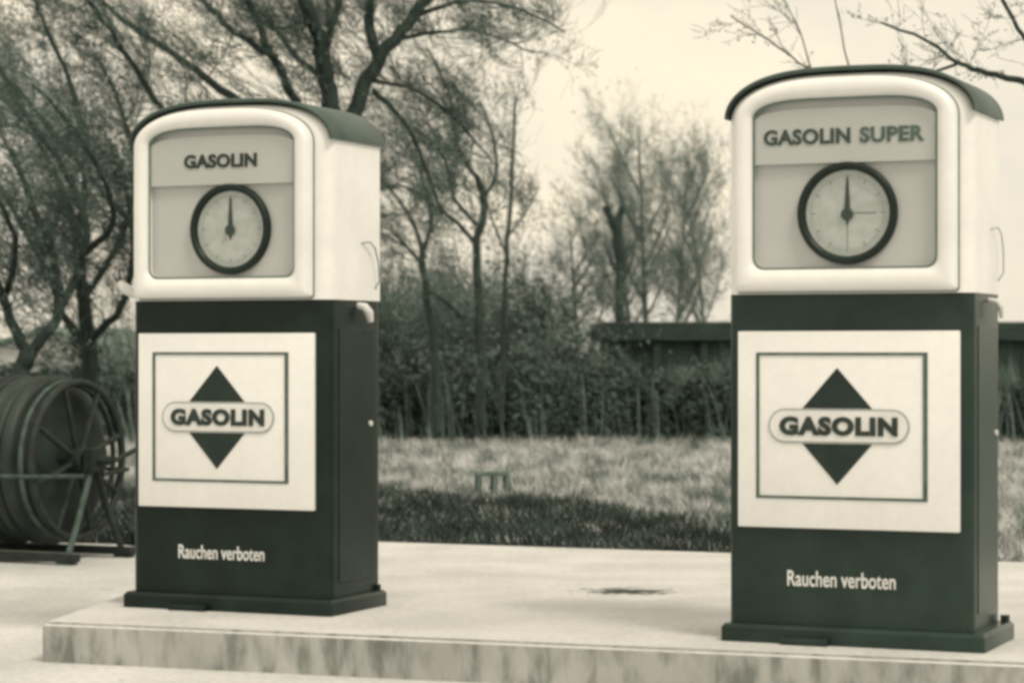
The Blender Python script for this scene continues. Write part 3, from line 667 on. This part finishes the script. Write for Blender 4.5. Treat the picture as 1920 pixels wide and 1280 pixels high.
# ------------------------------------------------------------------ hose reel at the left
def make_reel():
    cc = at(146, 862, 11.6); g = FZ
    t = empty('hose_reel', (cc.x, cc.y, g), R(-25)); tag(t, 'large dark hose reel on iron trestle legs at the left edge of the forecourt', 'hose reel')
    H = cc.z - g; Rr = .365
    def circ(x, r, n=56): return [(x, r * math.cos(2 * math.pi * i / n), H + r * math.sin(2 * math.pi * i / n)) for i in range(n)]
    # wound hose: corrugated drum
    bm = bmesh.new(); rings = []
    nt_ = 13; x0 = -.98; x1 = -.10; st = (x1 - x0) / nt_
    rings.append(circ(x0, .15))
    for i in range(nt_):
        for q in range(7):
            a = math.pi * q / 6; rings.append(circ(x0 + st * (i + (1 - math.cos(a)) / 2), .366 + .030 * math.sin(a) + .006 * math.sin(i * 2.3)))
    rings.append(circ(x1, .15)); ring_loft(bm, rings); fin('wound_hose', bm, M['hose'], t, True, 70)
    for xw in (0.0, -1.06):
        bm = bmesh.new(); torus(bm, (xw, 0, H), (1, 0, 0), Rr, .018); torus(bm, (xw - .045, 0, H), (1, 0, 0), Rr - .012, .010)
        wh = fin('wheel_rim', bm, M['iron'], t, True, 80)
        for s in range(8):
            a = math.pi * s / 4 + .3; bm = bmesh.new()
            tube(bm, [(xw, .05 * math.cos(a), H + .05 * math.sin(a)), (xw, Rr * math.cos(a), H + Rr * math.sin(a))], .014, 6); fin('spoke', bm, M['iron'], wh)
        bm = bmesh.new(); ring_loft(bm, [circ(xw - .05, .062, 20), circ(xw + .04, .062, 20), circ(xw + .05, .045, 20)]); fin('hub', bm, M['iron'], wh, True)
    # pale iron hoops round the drum
    for xh in (-.055, -.34, -.66):
        bm = bmesh.new(); rr_ = .376 if xh > -.1 else .404
        ring_loft(bm, [circ(xh - .012, rr_ - .008), circ(xh - .012, rr_), circ(xh + .012, rr_), circ(xh + .012, rr_ - .008)], False, False)
        fin('hoop', bm, M['iron_light'] if xh > -.1 else M['iron'], t, True)
    bm = bmesh.new(); tube(bm, [(-1.15, 0, H), (.20, 0, H)], .022, 10); ax = fin('axle', bm, M['iron'], t, True)
    bm = bmesh.new(); tube(bm, [(.20, 0, H), (.215, .10, H + .03), (.225, .16, H + .05)], .013, 8); tube(bm, [(.225, .16, H + .05), (.33, .16, H + .05)], .02, 8); fin('crank', bm, M['iron'], ax, True)
    bm = bmesh.new(); ring_loft(bm, [[(.07, y_, z_) for y_, z_ in ((-.055, H - .05), (.055, H - .05), (.055, H + .055), (-.055, H + .055))], [(.125, y_, z_) for y_, z_ in ((-.055, H - .05), (.055, H - .05), (.055, H + .055), (-.055, H + .055))]])
    fin('bearing', bm, M['iron'], ax)
    for xl in (.09, -1.12):
        for s in (-1, 1):
            bm = bmesh.new(); tube(bm, [(xl, s * .02, H - .04), (xl, s * .12, H * .45), (xl + .01, s * .235, .012)], .015, 8)
            box(bm, xl - .03, xl + .05, s * .235 - .03, s * .235 + .03, 0, .012)
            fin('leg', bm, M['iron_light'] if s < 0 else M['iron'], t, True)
    for s in (-1, 1):
        bm = bmesh.new(); box(bm, -1.2, .16, s * .235 - .03, s * .235 + .03, .0125, .05, .006); fin('ground_bar', bm, M['iron'], t)  # dark bars along the ground from leg foot to leg foot
    for s, hh in ((-1, .40), (1, .40)):
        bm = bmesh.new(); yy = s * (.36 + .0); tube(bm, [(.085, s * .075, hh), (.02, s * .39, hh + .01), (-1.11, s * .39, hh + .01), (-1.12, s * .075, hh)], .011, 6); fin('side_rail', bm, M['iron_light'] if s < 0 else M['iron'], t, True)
    return t
make_reel()
# ------------------------------------------------------------------ low trestle in the meadow
x, y = unp(922, 930, FZ)
t = empty('low_trestle', (x, y, float(gz(np.array(x), np.array(y)))), R(12)); tag(t, 'small low dark trestle standing at the shaded edge of the meadow', 'trestle')
t.scale = (.85, .85, .85)
bm = bmesh.new(); box(bm, -.13, .13, -.06, .06, .205, .24, .006); fin('top_board', bm, M['house_roof'], t)
for lx in (-.11, .02, .12):
    for ly in (-.045, .045):
        bm = bmesh.new(); box(bm, lx - .02, lx + .02, ly - .014, ly + .012, -.02, .204, .003); fin('leg', bm, M['bark_pale'], t)
# ------------------------------------------------------------------ low flat roofed shed beyond the thicket
def shed():
    Y = 31.6; s = Y / F; x0 = (1128 - 960) * s; x1 = (2150 - 960) * s; zt = CAMH - (603 - Y0) * s; zb = CAMH - (639 - Y0) * s; g = float(gz(np.array(0.), np.array(Y)))
    t = empty('flat_roofed_shed', ((x0 + x1) / 2, Y, g)); tag(t, 'long low shed with a dark flat roof edge beyond the thicket on the right', 'shed'); c = (x0 + x1) / 2
    bm = bmesh.new(); box(bm, x0 - c, x1 - c, 0, 4.5, zb - g, zt - g, .015); fin('roof', bm, M['shed_dark'], t)
    bm = bmesh.new(); box(bm, x0 - c + .12, x1 - c - .3, .22, 4.3, 0, zb - g - .003); fin('wall', bm, M['shed_wall'], t)
    for k in range(12):
        xx = x0 - c + .06 + k * (x1 - x0 - .3) / 11; bm = bmesh.new(); box(bm, xx, xx + (.09), .05, .14, 0, zb - g - .003); fin('post', bm, M['shed_dark'], t)
shed()
# ------------------------------------------------------------------ gabled house at the left
def house():
    Y = 48.0; s = Y / F; g = -1.6; ux = 60; cx = (ux + 20 - 960) * s; t = empty('gabled_house', (cx, Y, g), R(-14)); tag(t, 'pale gabled house half hidden behind the trees at the far left', 'house')
    ze = CAMH - (672 - Y0) * s - g; zr = CAMH - (622 - Y0) * s - g; hw = 1.75
    bm = bmesh.new(); v = lambda x_, y_, z_: (x_, y_, z_)
    f0 = [(-hw, 0, 0), (hw, 0, 0), (hw, 0, ze), (0.1, 0, zr), (-hw, 0, ze)]; ring_loft(bm, [f0, [(a, 3.6, c_) for a, b, c_ in f0]]); fin('wall', bm, M['house_wall'], t)
    for sgn in (-1, 1):
        bm = bmesh.new(); e = Vector((sgn * (hw + .18), 0, ze - .05)); r_ = Vector((.1, 0, zr + .02)); th = Vector((0, 0, .09))
        q = [e, r_, r_ + th, e + th]; ring_loft(bm, [[(p.x, -.2, p.z) for p in q], [(p.x, 3.8, p.z) for p in q]]); fin('roof', bm, M['house_roof'], t)
    for xx, zz in ((.75, ze - .55), (-.9, ze - .55)):
        bm = bmesh.new(); box(bm, xx - .24, xx + .24, -.03, -.002, zz - .3, zz + .3); wf = fin('window', bm, M['house_wall'], t)
        bm = bmesh.new(); box(bm, xx - .19, xx + .19, -.045, -.032, zz - .25, zz + .25); fin('pane', bm, M['pane'], wf)
house()
# ------------------------------------------------------------------ taller grey bushes behind the thicket
random.seed(5)
def bush_mesh(h, n):
    C = Crown(.05)
    for k in range(n):
        p = Vector((random.gauss(0, .45), random.gauss(0, .4), 0)); d = Vector((random.gauss(-.1, .3), random.gauss(0, .25), 1)).normalized()
        C.twig(p, d, h * random.uniform(.6, 1.1), .012, 2, Vector((-.3, 0, .7)), .35, 4, .28)
    return C.mesh(.022)
bs = [bush_mesh(h, n) for h, n in ((1.4, 22), (1.65, 19), (1.2, 24))]
for m_ in bs: m_.materials.append(M['bark_mid']); m_.materials.append(M['leaf_mid'])
for i in range(17):
    u = 700 + i * 38 + random.uniform(-12, 12) if i < 15 else (240, 320)[i - 15]; Yb = random.uniform(32.5, 35.2) + (6.5 if u > 1080 else 0); s_ = random.uniform(1.0, 1.35) * (1.0 if u < 1100 else .85)
    o = bpy.data.objects.new('bush', bs[i % 3]); col.objects.link(o); x = (u - 960) / F * Yb
    o.location = (x, Yb, float(gz(np.array(x), np.array(Yb)))); o.rotation_euler = (0, 0, random.uniform(-.5, .5)); o.scale = (s_ * .8, s_, s_ * 1.1)
    tag(o, 'tall grey leafless bush under the trees behind the thicket', 'bush', 'bushes behind the thicket')
